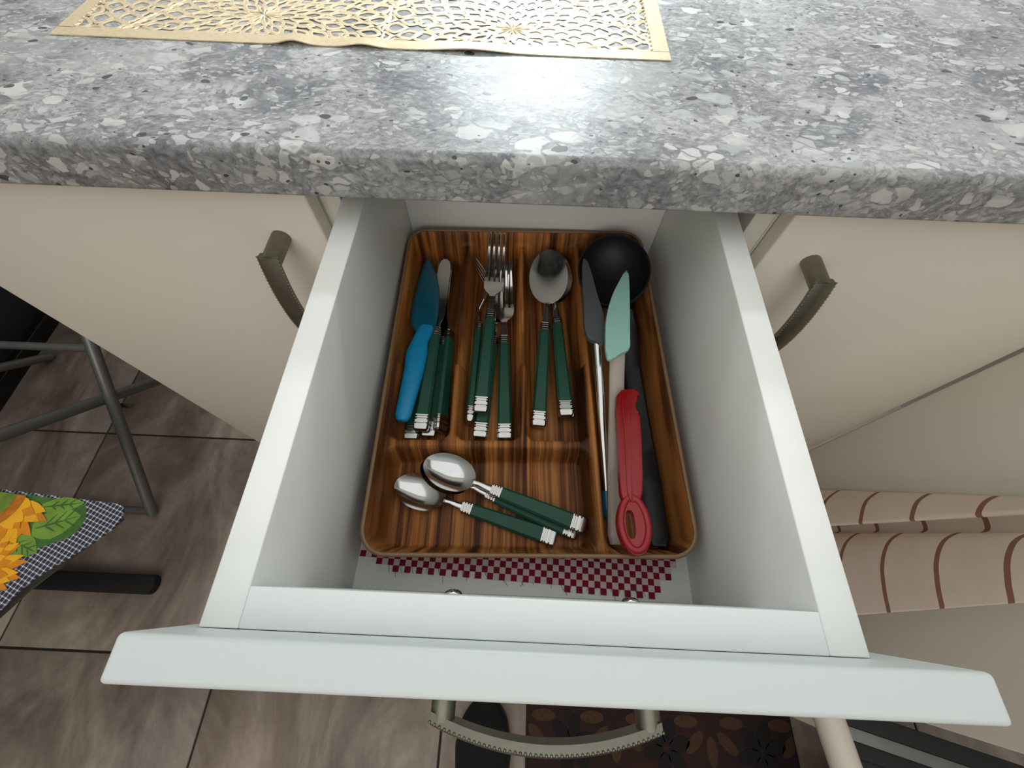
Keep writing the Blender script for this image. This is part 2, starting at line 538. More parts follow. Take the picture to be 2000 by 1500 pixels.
def cab_body(root, x0, x1):
    t = 0.018
    bm = bmesh.new()
    y0 = DY + 0.02
    for a, b in ((x0, x0 + t), (x1 - t, x1)): add_box(bm, a, b, y0, 0.90, DB - 0.002, ZT, 0.0005, 1)
    add_box(bm, x0 + t, x1 - t, y0, 0.90, DB - 0.002, DB + t, 0)
    add_box(bm, x0 + t, x1 - t, 0.885, 0.90, DB + t, ZT, 0)
    finish('body', bm, carcass, root)
    box('plinth', x0, x1, y0 + 0.04, y0 + 0.055, ZF, DB - 0.002, carcass, root, bev=0)


cab = thing('base_cabinet', 'cream base cabinet left of the open drawer, its door closed', 'cabinet', (0, 0, 0))
cab_body(cab, -0.592, -0.1918)
d = box('door', -0.5905, -0.1915, DY, DY + 0.019, DB, 0.0275, cream_lac, cab, bev=0.0022, seg=3)
handle('handle', d, (-0.232, DY, -0.0925), (0, 0, 1), (0, -1, 0))

cab = thing('base_cabinet', 'cream base cabinet right of the open drawer, its door closed', 'cabinet', (0, 0, 0))
cab_body(cab, 0.2048, 0.585)
d = box('door', 0.2055, 0.5785, DY, DY + 0.019, DB, 0.0275, cream_lac, cab, bev=0.0022, seg=3)
handle('handle', d, (0.2485, DY, -0.0955), (0, 0, 1), (0, -1, 0))

cab = thing('base_cabinet', 'white cabinet whose open door, hung with a striped towel, stands out at right', 'cabinet', (0, 0, 0))
cab_body(cab, 0.6, 1.0)
d = box('door', 0.58, 0.5985, -0.118, DY - 0.002, DB, 0.0275, cream_lac, cab, bev=0.0022, seg=3)
d['label'] = 'open door seen flat from its front'

cab = thing('base_cabinet', 'middle cabinet with its white cutlery drawer pulled open', 'cabinet', (0, 0, 0))
cab_body(cab, -0.1915, 0.2045)
d = box('door', -0.1885, 0.2025, DY, DY + 0.019, DB, -0.198, cream_lac, cab, bev=0.0022, seg=3)

# the drawer: bottom board is the part, everything else hangs on it
HW, TS, DF, DBK, ZD = 0.1725, 0.0205, 0.0201, 0.4234, -0.1645
drawer = box('drawer', -HW + TS - 0.004, HW - TS + 0.004, DF - 0.004, DBK + 0.004, ZD - 0.006, ZD, white_in, cab, bev=0)
drawer['label'] = 'white drawer pulled out, holding the cutlery tray'
for sx in (-1, 1):
    a, b = sorted((sx * HW, sx * (HW - TS)))
    box('side_panel', a, b, 0.0003, DBK + 0.016, ZD - 0.012, 0, white_side, drawer, bev=0.0008, seg=2)
box('front_panel', -HW + TS, HW - TS, 0.0003, DF, ZD - 0.012, -0.0001, white_lac, drawer, bev=0.0007, seg=2)
box('back_panel', -HW + TS, HW - TS, DBK, DBK + 0.016, ZD - 0.006, -0.004, white_in, drawer, bev=0.0008)
fr = box('drawer_front', -0.1877, 0.2018, -0.0194, 0, -0.195, 0.0312, plain('white_foil_front', (204, 209, 207), 0.42, var=0.012, nscale=6), drawer, bev=0.0026, seg=4)
handle('handle', drawer, (0.0136, -0.0194, -0.082), (1, 0, 0), (0, -1, 0), 0.144)
for x in (-0.0499, 0.0687):      # chrome screw heads on the inner face of the front panel
    bm = bmesh.new()
    n = 20; prof = [(0.0, 0.0030), (0.0026, 0.0028), (0.0048, 0.0018), (0.0060, 0.0003), (0.0060, -0.0006)]
    rings = [[bm.verts.new((x + r * math.cos(2 * PI * k / n), DF + y, -0.062 + r * math.sin(2 * PI * k / n))) for k in range(n)] for r, y in prof[1:]]
    top = bm.verts.new((x, DF + prof[0][1], -0.062))
    for k in range(n): bm.faces.new((top, rings[0][k], rings[0][(k + 1) % n]))
    for p, q in zip(rings, rings[1:]):
        for k in range(n): bm.faces.new((p[k], p[(k + 1) % n], q[(k + 1) % n], q[k]))
    finish('screw', bm, steel, drawer, True)


# ------------------------------------------------------------------ checked cloth under the tray
def check_cloth():
    cs = 0.0054
    o0 = Vector((-0.1512, 0.0357)); rot = -0.030
    cr, sr = math.cos(rot), math.sin(rot)
    bm = bmesh.new(); rnd = random.Random(3)
    vs = {}
    def V(i, j):
        if (i, j) not in vs:
            u, v = i * cs, j * cs
            vs[i, j] = bm.verts.new((u, v, 0.0007 + 0.00035 * math.sin(u * 210) * math.sin(v * 160 + 1)))
        return vs[i, j]
    nx = 54; ny = 34
    front = {}
    for i in range(nx):
        j0 = 1 if i < 6 else (0 if (i % 2 == 0 or i > 22) else 1)
        if i < 3: j0 = 2
        if i > 26 and i % 2: j0 = -1 if i > 34 else 0
        if i > 49: j0 = (i - 49) + (0 if i % 2 else -1)
        front[i] = j0
        for j in range(j0, ny):
            if rnd.random() < 0.0: continue
            bm.faces.new((V(i, j), V(i + 1, j), V(i + 1, j + 1), V(i, j + 1)))
    r = bmesh.ops.extrude_face_region(bm, geom=bm.faces[:])
    for v in r['geom']:
        if isinstance(v, bmesh.types.BMVert): v.co.z += 0.0005
    o = finish('checked_cloth', bm, check_m)
    o.location = (o0.x, o0.y, ZD + 0.0002); o.rotation_euler = (0, 0, rot)
    tag(o, 'red and white checked cloth with a frayed edge under the cutlery tray', 'cloth')
    fb = bmesh.new()
    for i in range(2, 53, 1):
        if rnd.random() < 0.55:
            u = (i + rnd.random()) * cs; v = front[i] * cs
            L = 0.002 + rnd.random() * (0.005 if i < 26 else 0.002); b = (rnd.random() - 0.5) * 0.006
            add_tube(fb, smooth_path([(u, v + 0.001, 0.0009), (u + b * 0.3, v - L * 0.5, 0.0010), (u + b, v - L, 0.0006)], 3), 0.00016, 4)
    f = finish('frayed_threads', fb, thread_r, o); f['kind'] = 'stuff'


check_cloth()

# ------------------------------------------------------------------ cutlery tray
TX, TY, TR = -0.136, 0.0448, 0.0349
TW, TL = 0.279, 0.366
TZ = ZD + 0.0016           # underside of the tray, resting on the cloth


def rrect(u, v, x0, x1, y0, y1, r):
    qx = abs(u - (x0 + x1) / 2) - (x1 - x0) / 2 + r; qy = abs(v - (y0 + y1) / 2) - (y1 - y0) / 2 + r
    return math.hypot(max(qx, 0), max(qy, 0)) + min(max(qx, qy), 0) - r


def sstep(a, b, x):
    t = max(0.0, min(1.0, (x - a) / (b - a))); return t * t * (3 - 2 * t)


COMP = [(0.0045, 0.0650, 0.103, 0.3605, 0.011), (0.0690, 0.1335, 0.103, 0.3605, 0.011), (0.1380, 0.2000, 0.103, 0.3605, 0.011),
        (0.0045, 0.2000, 0.0045, 0.0965, 0.013), (0.2055, 0.2745, 0.0045, 0.3615, 0.013)]
FLT = 0.0022


def tray_z(u, v):
    d = min(rrect(u, v, *c) for c in COMP)
    h = 0.034
    if v > 0.10 and u < 0.2025:          # the ridges between the long compartments dip for the fingers
        h = 0.034 - 0.016 * sstep(0.186, 0.192, v) + 0.010 * sstep(0.236, 0.262, v)
    z = FLT + h * sstep(-0.0068, 0.0006, d)
    do = rrect(u, v, 0, TW, 0, TL, 0.022)
    zr = FLT + 0.0475 * sstep(-0.0085, -0.001, do) ** 0.8
    return max(z, zr)


def build_tray():
    root = thing('cutlery_tray', 'wood-grain cutlery tray with five compartments inside the open drawer', 'cutlery tray', (TX, TY, TZ), TR)
    bm = bmesh.new()
    n = 150; m = 196
    # grid warped so that its border follows the rounded outline
    def warp(s, t):
        u = s * TW; v = t * TL; r = 0.022
        for cx, cy, sx, sy in ((r, r, -1, -1), (TW - r, r, 1, -1), (r, TL - r, -1, 1), (TW - r, TL - r, 1, 1)):
            a = (u - cx) * sx; b = (v - cy) * sy
            if a > 0 and b > 0:
                k = max(a, b) / math.hypot(a, b)
                u = cx + sx * a * k; v = cy + sy * b * k
        return u, v
    V = []
    for j in range(m + 1):
        row = []
        for i in range(n + 1):
            u, v = warp(i / n, j / m); row.append(bm.verts.new((u, v, tray_z(u, v))))
        V.append(row)
    for j in range(m):
        for i in range(n): bm.faces.new((V[j][i], V[j][i + 1], V[j + 1][i + 1], V[j + 1][i]))
    # outer skirt
    border = [V[0][i] for i in range(n)] + [V[j][n] for j in range(m)] + [V[m][i] for i in range(n, 0, -1)] + [V[j][0] for j in range(m, 0, -1)]
    c = Vector((TW / 2, TL / 2, 0)); low = []
    for b in border:
        p = b.co.copy(); q = c + (p - c) * 0.975; q.z = 0.0003; low.append(bm.verts.new(q))
    k = len(border)
    for i in range(k): bm.faces.new((border[i], border[(i + 1) % k], low[(i + 1) % k], low[i]))
    finish('tray_body', bm, zebrano, root, True)
    path = []
    r = 0.022
    for cx, cy, a0 in ((TW - r, r, -PI / 2), (TW - r, TL - r, 0), (r, TL - r, PI / 2), (r, r, PI)):
        for q in range(9):
            a = a0 + q / 8 * PI / 2
            path.append((cx + r * math.cos(a), cy + r * math.sin(a), FLT + 0.0475))
    rb = bmesh.new(); rings = []
    np_ = len(path)
    for i, p in enumerate(path):
        d = (Vector(path[(i + 1) % np_]) - Vector(path[i - 1])).normalized(); s = Vector((d.y, -d.x, 0))
        rings.append([rb.verts.new(Vector(p) + s * (0.0019 * math.cos(a)) + Vector((0, 0, 0.0015 * math.sin(a)))) for a in [2 * PI * q / 8 for q in range(8)]])
    for i in range(np_):
        a, b = rings[i], rings[(i + 1) % np_]
        for q in range(8): rb.faces.new((a[q], a[(q + 1) % 8], b[(q + 1) % 8], b[q]))
    rim = finish('rolled_rim', rb, rim_m, root, True); rim['label'] = 'paler tan rolled rim'


build_tray()
ZT0 = TZ + FLT             # inside floor of the tray


# ------------------------------------------------------------------ cutlery
def frame(root, A, B, roll=0.0):
    A = Vector(A); B = Vector(B)
    y = (B - A).normalized(); x = y.cross(Vector((0, 0, 1))).normalized(); z = x.cross(y)
    R = Matrix((x, y, z)).transposed() @ Matrix.Rotation(roll, 3, 'Y')
    root.matrix_world = Matrix.Translation(A) @ R.to_4x4()


def make_handle(root, k=1.0, slab=0.095, wid=1.0):
    """local +Y runs from the cap end to the tip; z = 0 is the underside"""
    W, T = 0.0156 * wid, 0.0088 * k
    w2, T2 = 0.0118 * wid, 0.0078 * k
    zc = T / 2
    def sec(y, w, t, ch=0.0016): return (y, -w / 2, w / 2, zc - t / 2, zc + t / 2, ch * k)
    cap = 0.0172 * k
    bm = bmesh.new()
    S = [sec(0.0, W * 0.62, T * 0.45), sec(0.0009, W * 0.86, T * 0.72), sec(0.0028, W * 0.98, T * 0.95), sec(cap * 0.40, W * 1.03, T * 1.03)]
    y = cap * 0.40
    for g0, g1 in ((0.42, 0.48), (0.68, 0.76), (0.84, 0.91)):        # turned grooves
        S += [sec(cap * g0 - 0.0003, W * 1.03, T * 1.03), sec(cap * g0, W * 0.86, T * 0.76), sec(cap * g1, W * 0.86, T * 0.76), sec(cap * g1 + 0.0003, W * 1.03, T * 1.03)]
    S += [sec(cap, W * 1.03, T * 1.03)]
    add_loft(bm, S); finish('end_cap', bm, steel_cap, root, True, 28)
    bm = bmesh.new()
    y1 = cap + slab
    add_loft(bm, [sec(cap - 0.0003, W * 0.97, T * 0.97, 0.0022), sec(cap + slab * 0.5, (W + w2) / 2 * 0.99, (T + T2) / 2, 0.0022), sec(y1 + 0.0003, w2 * 0.98, T2 * 0.97, 0.0022)])
    finish('handle', bm, green_pl, root, True, 25)
    fl = 0.0115 * (0.5 + 0.5 * k)
    bm = bmesh.new(); S = []
    for q in range(4):
        a = y1 + fl * q / 4; b = y1 + fl * (q + 1) / 4; f = 1.05 - 0.02 * q
        big = 0.0010 if q in (1, 3) else 0.0006
        S += [sec(a + 0.0001, w2 * 0.84, T2 * 0.74), sec(a + 0.00035, w2 * f, T2 * 1.05), sec(b - big - 0.0003, w2 * f, T2 * 1.05), sec(b - big, w2 * 0.84, T2 * 0.74)]
    S += [sec(y1 + fl, w2 * 0.88, T2 * 0.8)]
    add_loft(bm, S); finish('ferrule', bm, steel_cap, root, True, 28)
    return y1 + fl, zc


def spoon(name, label, A, B, group, k=1.0, slab=0.095, neck=0.0225, bl=0.075, bw=0.0455, roll=0.0, src=None):
    root = thing(name, label, 'spoon', group=group)
    if src is not None:
        for ch in src.children:
            c = ch.copy(); C.objects.link(c); c.parent = root
        frame(root, A, B, roll); return root
    y0, zc = make_handle(root, k, slab)
    bm = bmesh.new()
    rim = zc + 0.0055 * k + 0.001; dep = 0.0085 * (0.35 + 0.65 * k); th = 0.0011
    cy = y0 + neck + bl * 0.54
    NT, NR = 48, 12
    def out(a):
        c = math.cos(a); s_ = math.sin(a)      # a = 0 points to the tip
        ly = bl * (0.46 if c > 0 else 0.54)
        wx = bw / 2 * (1.0 - 0.10 * c)
        return wx * s_ * (1 - 0.06 * (1 + c) * s_ * s_ * 0), ly * c
    top = []; bot = []
    for sgn, lst in ((0, top), (1, bot)):
        for r in range(NR + 1):
            row = []
            for q in range(NT):
                x, y = out(2 * PI * q / NT); f = r / NR
                z = rim - dep * (1 - f ** 2.3) + 0.0015 * k * (f * y / bl) - (th * (1 - 0.55 * f ** 6) if sgn else 0)
                row.append(bm.verts.new((x * f, cy + y * f, z)) if r else None)
            if r == 0:
                ctr = bm.verts.new((0, cy, rim - dep - (th if sgn else 0))); row = ctr
            lst.append(row)
        for q in range(NT): bm.faces.new((lst[0], lst[1][q], lst[1][(q + 1) % NT]))
        for r in range(1, NR):
            for q in range(NT): bm.faces.new((lst[r][q], lst[r][(q + 1) % NT], lst[r + 1][(q + 1) % NT], lst[r + 1][q]))
    for q in range(NT): bm.faces.new((top[NR][q], top[NR][(q + 1) % NT], bot[NR][(q + 1) % NT], bot[NR][q]))
    # neck
    yb = y0 + neck
    zt = zc + 0.0008
    add_loft(bm, [(y0 - 0.002, -0.0042 * k, 0.0042 * k, zc - 0.0014, zc + 0.0016), (y0 + neck * 0.35, -0.0036 * k, 0.0036 * k, zc - 0.0002, zc + 0.0026),
                  (y0 + neck * 0.75, -0.0026 * k, 0.0026 * k, zc + 0.0022, zc + 0.005), (yb + 0.001, -0.0034 * k, 0.0034 * k, rim - 0.0033, rim - 0.0007),
                  (yb + bl * 0.07, -0.0062 * k, 0.0062 * k, rim - 0.0046 * k - 0.001, rim - 0.0036 * k)], 0.0008)
    o = finish('spoon_bowl', bm, steel, root, True, 55)
    frame(root, A, B, roll)
    return root


def fork(name, label, A, B, group, roll=0.0, src=None):
    root = thing(name, label, 'fork', group=group)
    if src is not None:
        for ch in src.children:
            c = ch.copy(); C.objects.link(c); c.parent = root
        frame(root, A, B, roll); return root
    y0, zc = make_handle(root)
    bm = bmesh.new(); th = 0.0017
    def zz(y):
        t = (y - y0) / 0.099
        return zc + 0.010 * t - 0.013 * math.sin(PI * max(0, min(1, (t - 0.18) / 0.72))) * 1.0 + 0.004 * t * t
    def s(y, xl, xr): return (y, xl, xr, zz(y), zz(y) + th)
    prof = [(-0.002, 0.0042), (0.008, 0.0036), (0.016, 0.0031), (0.020, 0.0046), (0.025, 0.0086), (0.030, 0.0112), (0.035, 0.0121), (0.0420, 0.0123)]
    add_loft(bm, [s(y0 + y, -w_, w_) for y, w_ in prof], 0.0005)
    for q in range(4):
        c0 = -0.0099 + q * 0.0066; c1 = -0.0082 + q * 0.00547
        S = []
        for i in range(11):
            t = i / 10; y = y0 + 0.0415 + t * 0.0575
            c = c0 + (c1 - c0) * t; hwid = 0.0024 - 0.0012 * t - (0.0006 if i == 10 else 0)
            S.append(s(y, c - hwid, c + hwid))
        add_loft(bm, S, 0.0005)
    finish('fork_head', bm, steel, root, True, 35)
    frame(root, A, B, roll)
    return root


def table_knife(name, label, A, B, group, roll=0.0, src=None):
    root = thing(name, label, 'knife', group=group)
    if src is not None:
        for ch in src.children:
            c = ch.copy(); C.objects.link(c); c.parent = root
        frame(root, A, B, roll); return root
    y0, zc = make_handle(root)
    bm = bmesh.new()
    P = [(-0.002, -0.0040, 0.0040), (0.006, -0.0038, 0.0040), (0.010, -0.0052, 0.0056), (0.018, -0.0078, 0.0076), (0.050, -0.0090, 0.0078), (0.078, -0.0094, 0.0074), (0.090, -0.0090, 0.0066), (0.097, -0.0072, 0.0048), (0.101, -0.0040, 0.0010)]
    add_loft(bm, [(y0 + y, a, b, zc - 0.0008, zc + 0.0008) for y, a, b in P], 0.0005)
    finish('blade', bm, steel, root, True, 35)
    frame(root, A, B, roll)
    return root


Z = ZT0 + 0.0006
GK = 'green-handled table knives in the first compartment'
GF = 'green-handled forks in the second compartment'
GS = 'green-handled tablespoons in the third compartment'
GT = 'green-handled teaspoons in the front compartment'
kn = table_knife('table_knife', 'green-handled table knife lying flat on top of the other knives', (-0.1082, 0.1641, Z + 0.0098), (-0.1062, 0.364, Z + 0.0165), GK)
table_knife('table_knife', 'green-handled table knife under the blue knife, its steel end furthest forward', (-0.1187, 0.1560, Z), (-0.1204, 0.2655, Z + 0.0005), GK, src=kn)
table_knife('table_knife', 'green-handled table knife turned on its edge beside the first ridge', (-0.0930, 0.1655, Z + 0.0075), (-0.0960, 0.2864, Z + 0.0075), GK, 0.95, src=kn)
table_knife('table_knife', 'green-handled table knife at the bottom of the pile, only its steel end showing', (-0.1013, 0.1600, Z), (-0.1016, 0.2703, Z), GK, src=kn)
fk = fork('table_fork', 'green-handled fork on top of the other forks, its four tines showing', (-0.0490, 0.1864, Z + 0.0108), (-0.0424, 0.4200, Z + 0.0345), GF)
fork('table_fork', 'green-handled fork directly beneath the top fork, its steel end further forward', (-0.0487, 0.1616, Z), (-0.0428, 0.2639, Z + 0.0036), GF, src=fk)
fork('table_fork', 'green-handled fork lying beside the second ridge, right of the forks', (-0.0226, 0.1614, Z), (-0.0286, 0.2734, Z + 0.0070), GF, src=fk)
fork('table_fork', 'green-handled fork turned on its edge, left of the top fork', (-0.0562, 0.1762, Z + 0.0090), (-0.0548, 0.2978, Z + 0.0112), GF, -1.4, src=fk)
sp = spoon('tablespoon', 'green-handled tablespoon on the left with its bowl on top', (0.0120, 0.1776, Z), (0.0224, 0.4118, Z + 0.0290), GS)
spoon('tablespoon', 'green-handled tablespoon on the right, its bowl under the top bowl', (0.0399, 0.1862, Z + 0.0104), (0.0228, 0.4190, Z + 0.0150), GS, src=sp)
spoon('tablespoon', 'green-handled tablespoon hidden beneath the right one, only its edge showing', (0.0430, 0.1880, Z), (0.0205, 0.4190, Z + 0.0075), GS, src=sp)
tkw = dict(k=0.82, slab=0.0695, neck=0.0165, bl=0.0515, bw=0.0335)
ts = spoon('teaspoon', 'green-handled teaspoon nearest the front edge of the tray', (0.0300, 0.0682, Z), (-0.1205, 0.1105, Z + 0.0008), GT, **tkw)
spoon('teaspoon', 'green-handled teaspoon on top, its bowl overlapping the front one', (0.0560, 0.0790, Z + 0.0088), (-0.0987, 0.1300, Z + 0.0175), GT, src=ts, **tkw)
spoon('teaspoon', 'green-handled teaspoon mostly hidden underneath the top teaspoon', (0.0502, 0.0740, Z + 0.0008), (-0.1035, 0.1300, Z + 0.0100), GT, src=ts, **tkw)


# blue knife with its sheath
def blue_knife():
    root = thing('paring_knife', 'bright blue plastic knife in a darker blue sheath at the left wall of the tray', 'knife')
    A = Vector((-0.1262, 0.1700, Z + 0.0250)); B = Vector((-0.1245, 0.3840, Z + 0.0235))
    def L(secs):
        return secs
    bm = bmesh.new(); rings = []; n = 16
    H = [(0.0, 0.0005, 0.0035, 0.005), (0.0015, 0.0005, 0.0062, 0.0076), (0.006, 0.0005, 0.0080, 0.0090), (0.030, 0.0020, 0.0092, 0.0100), (0.058, 0.0034, 0.0106, 0.0105), (0.080, 0.0030, 0.0116, 0.0105),
         (0.094, 0.0040, 0.0092, 0.0100), (0.104, 0.0062, 0.0090, 0.0090), (0.113, 0.0078, 0.0090, 0.0080), (0.1165, 0.0082, 0.0080, 0.0068)]
    def rings_of(P, dz=0.0):
        R = []
        for y, cx, hx, hz in P:
            R.append([bm.verts.new((cx + hx * math.copysign(abs(math.cos(a)) ** 0.8, math.cos(a)), y, dz + hz * 0.5 * math.sin(a))) for a in [2 * PI * k / n for k in range(n)]])
        for a, b in zip(R, R[1:]):
            for k in range(n): bm.faces.new((a[k], a[(k + 1) % n], b[(k + 1) % n], b[k]))
        bm.faces.new(R[0][::-1]); bm.faces.new(R[-1])
    rings_of(H)
    h = finish('handle', bm, blue_pl, root, True, 60)
    bm = bmesh.new()
    rings_of([(0.1080, 0.0060, 0.0100, 0.0060), (0.1160, 0.0050, 0.0135, 0.0062), (0.128, 0.0040, 0.0150, 0.0060), (0.150, 0.0034, 0.0148, 0.0056), (0.172, 0.0022, 0.0130, 0.0052), (0.192, 0.0002, 0.0098, 0.0046), (0.206, -0.0022, 0.0058, 0.0040), (0.2145, -0.0040, 0.0018, 0.003)])
    h = finish('sheath', bm, blue_dark, root, True, 60); h['label'] = 'darker blue blade sheath'
    frame(root, A, B, 0.12)


blue_knife()


# ------------------------------------------------------------------ long utensils in the right compartment
def ladle():
    root = thing('ladle', 'large black ladle with a deep round bowl at the back of the tray', 'ladle')
    bm = bmesh.new(); NT, NR = 40, 14; R, D = 0.0400, 0.036; th = 0.0018
    rows = []
    for k in range(2):
        rw = []
        rr = R - (0 if k == 0 else th); dd = D - (0 if k == 0 else th)
        for j in range(1, NR + 1):
            a = j / NR * PI / 2
            rw.append([bm.verts.new((rr * math.sin(a) * math.cos(2 * PI * q / NT), 1.18 * rr * math.sin(a) * math.sin(2 * PI * q / NT), -dd * math.cos(a))) for q in range(NT)])
        c = bm.verts.new((0, 0, -dd))
        for q in range(NT): bm.faces.new((c, rw[0][q], rw[0][(q + 1) % NT]))
        for p, q_ in zip(rw, rw[1:]):
            for q in range(NT): bm.faces.new((p[q], p[(q + 1) % NT], q_[(q + 1) % NT], q_[q]))
        rows.append(rw[-1])
    for q in range(NT): bm.faces.new((rows[0][q], rows[0][(q + 1) % NT], rows[1][(q + 1) % NT], rows[1][q]))
    M4 = Matrix.Translation((0.0905, 0.3490, -0.1010)) @ Matrix.Rotation(math.radians(8), 4, 'X') @ Matrix.Rotation(math.radians(-9), 4, 'Y')
    bmesh.ops.transform(bm, matrix=M4, verts=bm.verts[:])
    finish('bowl', bm, black_nylon, root, True, 60)
    bm = bmesh.new()
    P = smooth_path([(0.1050, 0.3060, -0.1200), (0.1090, 0.2850, -0.1290), (0.1125, 0.2500, -0.1430), (0.1160, 0.2000, -0.1480), (0.1190, 0.1400, -0.1480), (0.1205, 0.0645, -0.1450)], 6)
    rings = []
    for i, p in enumerate(P):
        t = i / (len(P) - 1)
        hw = 0.0085 + 0.0025 * t - (0.003 if i == len(P) - 1 else 0); hh = 0.0042
        rings.append([bm.verts.new(p + Vector((x, 0, z))) for x, z in sect(-hw, hw, -hh, hh, 0.0026)])
    for a, b in zip(rings, rings[1:]):
        for k in range(8): bm.faces.new((a[k], a[(k + 1) % 8], b[(k + 1) % 8], b[k]))
    bm.faces.new(rings[0][::-1]); bm.faces.new(rings[-1])
    finish('handle', bm, black_nylon, root, True, 45)


ladle()


def grey_spatula():
    root = thing('spatula', 'grey silicone spatula with a thin steel handle along the tray ridge', 'spatula')
    bm = bmesh.new()
    add_prism(bm, smooth_path([(0.0565, 0.3610, 0), (0.0549, 0.3350, 0), (0.0547, 0.3002, 0), (0.0545, 0.2673, 0), (0.0582, 0.2550, 0), (0.0660, 0.2515, 0), (0.0733, 0.2484, 0), (0.0756, 0.2684, 0), (0.0738, 0.2911, 0), (0.0697, 0.3112, 0), (0.0645, 0.3432, 0), (0.0608, 0.3580, 0)], 3, True), -0.1060, -0.0995, 0.0011, 2)
    finish('spatula_head', bm, grey_sil, root, True, 20)
    tube('handle', [(0.0672, 0.2620, -0.1045), (0.0712, 0.2200, -0.1200), (0.0738, 0.1800, -0.1335), (0.0776, 0.1110, -0.1492)], 0.0047, steel, root, 12)
    e = tube('end_cap', smooth_path([(0.0775, 0.1130, -0.1490), (0.0777, 0.1080, -0.1500), (0.0779, 0.0980, -0.1510), (0.0781, 0.0890, -0.1516), (0.0781, 0.0865, -0.1516)], 3),
             [0.0051, 0.0052, 0.0053, 0.0054, 0.0055, 0.0055, 0.0055, 0.0053, 0.0050, 0.0044, 0.0036, 0.0024, 0.0012], teal_pl, root, 12)
    e['label'] = 'teal plastic end cap'


grey_spatula()


def mint_spatula():
    root = thing('spatula', 'mint green silicone spatula with a beige handle running under the red tool', 'spatula')
    bm = bmesh.new()
    add_prism(bm, smooth_path([(0.1016, 0.3395, 0), (0.0910, 0.3205, 0), (0.0832, 0.3029, 0), (0.0771, 0.2826, 0), (0.0738, 0.2634, 0), (0.0722, 0.2290, 0), (0.0778, 0.2260, 0), (0.0858, 0.2322, 0), (0.0920, 0.2354, 0), (0.0959, 0.2403, 0), (0.0981, 0.2646, 0), (0.1023, 0.3176, 0)], 4, True), -0.0955, -0.0905, 0.0022, 3)
    finish('spatula_blade', bm, mint_sil, root, True, 20)
    P = smooth_path([(0.0858, 0.2400, -0.0995), (0.0876, 0.2180, -0.1170), (0.0880, 0.1960, -0.1265), (0.0852, 0.1369, -0.1365), (0.0814, 0.0640, -0.1430)], 6)
    bm = bmesh.new(); rings = []
    for i, p in enumerate(P):
        hw = 0.0074; hh = 0.0042
        if i == 0: hw = 0.0088; hh = 0.0048
        if i == len(P) - 1: hw = 0.005; hh = 0.003
        rings.append([bm.verts.new(p + Vector((x, 0, z))) for x, z in sect(-hw, hw, -hh, hh, 0.0024)])
    for a, b in zip(rings, rings[1:]):
        for k in range(8): bm.faces.new((a[k], a[(k + 1) % 8], b[(k + 1) % 8], b[k]))
    bm.faces.new(rings[0][::-1]); bm.faces.new(rings[-1])
    h = finish('handle', bm, beige_pl, root, True, 45); h['label'] = 'beige plastic handle'


mint_spatula()


def red_tool():
    root = thing('kitchen_opener', 'red plastic kitchen opener with a hooked notch and a looped end', 'opener')
    # outline: straight body with a notch at the top right, flaring into the loop
    body = [(0.0847, 0.1967), (0.0897, 0.2036), (0.1029, 0.2059), (0.1075, 0.2011), (0.1065, 0.1966), (0.1017, 0.1931), (0.0992, 0.1876), (0.0996, 0.1812), (0.1022, 0.1782), (0.1054, 0.1762), (0.1034, 0.1567), (0.1, 0.1184), (0.0988, 0.1023), (0.0953, 0.0939), (0.0812, 0.0933), (0.0793, 0.1014), (0.0801, 0.1175), (0.0821, 0.1557), (0.0831, 0.1815)]
    bm = bmesh.new()
    add_prism(bm, body, -0.1185, -0.1100, 0.0022, 3)
    # raised centre rib
    add_prism(bm, smooth_path([(x, y, 0) for x, y in [(0.089, 0.1952), (0.098, 0.1957), (0.0942, 0.1757), (0.0899, 0.1023), (0.0851, 0.1021), (0.0878, 0.156)]], 4, True), -0.1104, -0.1090, 0.0006, 2)
    # loop: outer oval with a slot
    N = 40; cx, cy = 0.0887, 0.0773
    o_, h_ = [], []
    for k in range(N):
        a = 2 * PI * k / N
        o_.append((cx + 0.0140 * math.cos(a) * (1 - 0.12 * math.sin(a) * (math.sin(a) > 0)), cy + 0.0250 * math.sin(a)))
        h_.append((0.0854 + 0.0039 * math.copysign(abs(math.cos(a)) ** 0.6, math.cos(a)), 0.0760 + 0.0113 * math.copysign(abs(math.sin(a)) ** 0.8, math.sin(a))))
    add_prism(bm, o_, -0.1190, -0.1112, hole=h_)
    finish('handle', bm, red_pl, root, True, 38)
    # rounded loop edge
    bm = bmesh.new()
    ring = [Vector((x, y, -0.1116)) for x, y in [(cx + (p[0] - cx) * 0.80, cy + (p[1] - cy) * 0.86) for p in o_]]
    rings = []
    for i, p in enumerate(ring):
        d = (ring[(i + 1) % N] - ring[i - 1]).normalized(); s = Vector((d.y, -d.x, 0))
        rings.append([bm.verts.new(p + s * 0.0030 * math.cos(a) + Vector((0, 0, 0.0022 * math.sin(a)))) for a in [2 * PI * q / 10 for q in range(10)]])
    for i in range(N):
        a, b = rings[i], rings[(i + 1) % N]
        for q in range(10): bm.faces.new((a[q], a[(q + 1) % 10], b[(q + 1) % 10], b[q]))
    finish('loop_ridge', bm, red_pl, root, True)
    P0 = Vector((0.09, 0.195, -0.114))     # tipped so that the loop rests on the tray's rim
    root.matrix_world = Matrix.Translation(P0) @ Matrix.Rotation(-0.062, 4, 'X') @ Matrix.Translation(-P0)


red_tool()


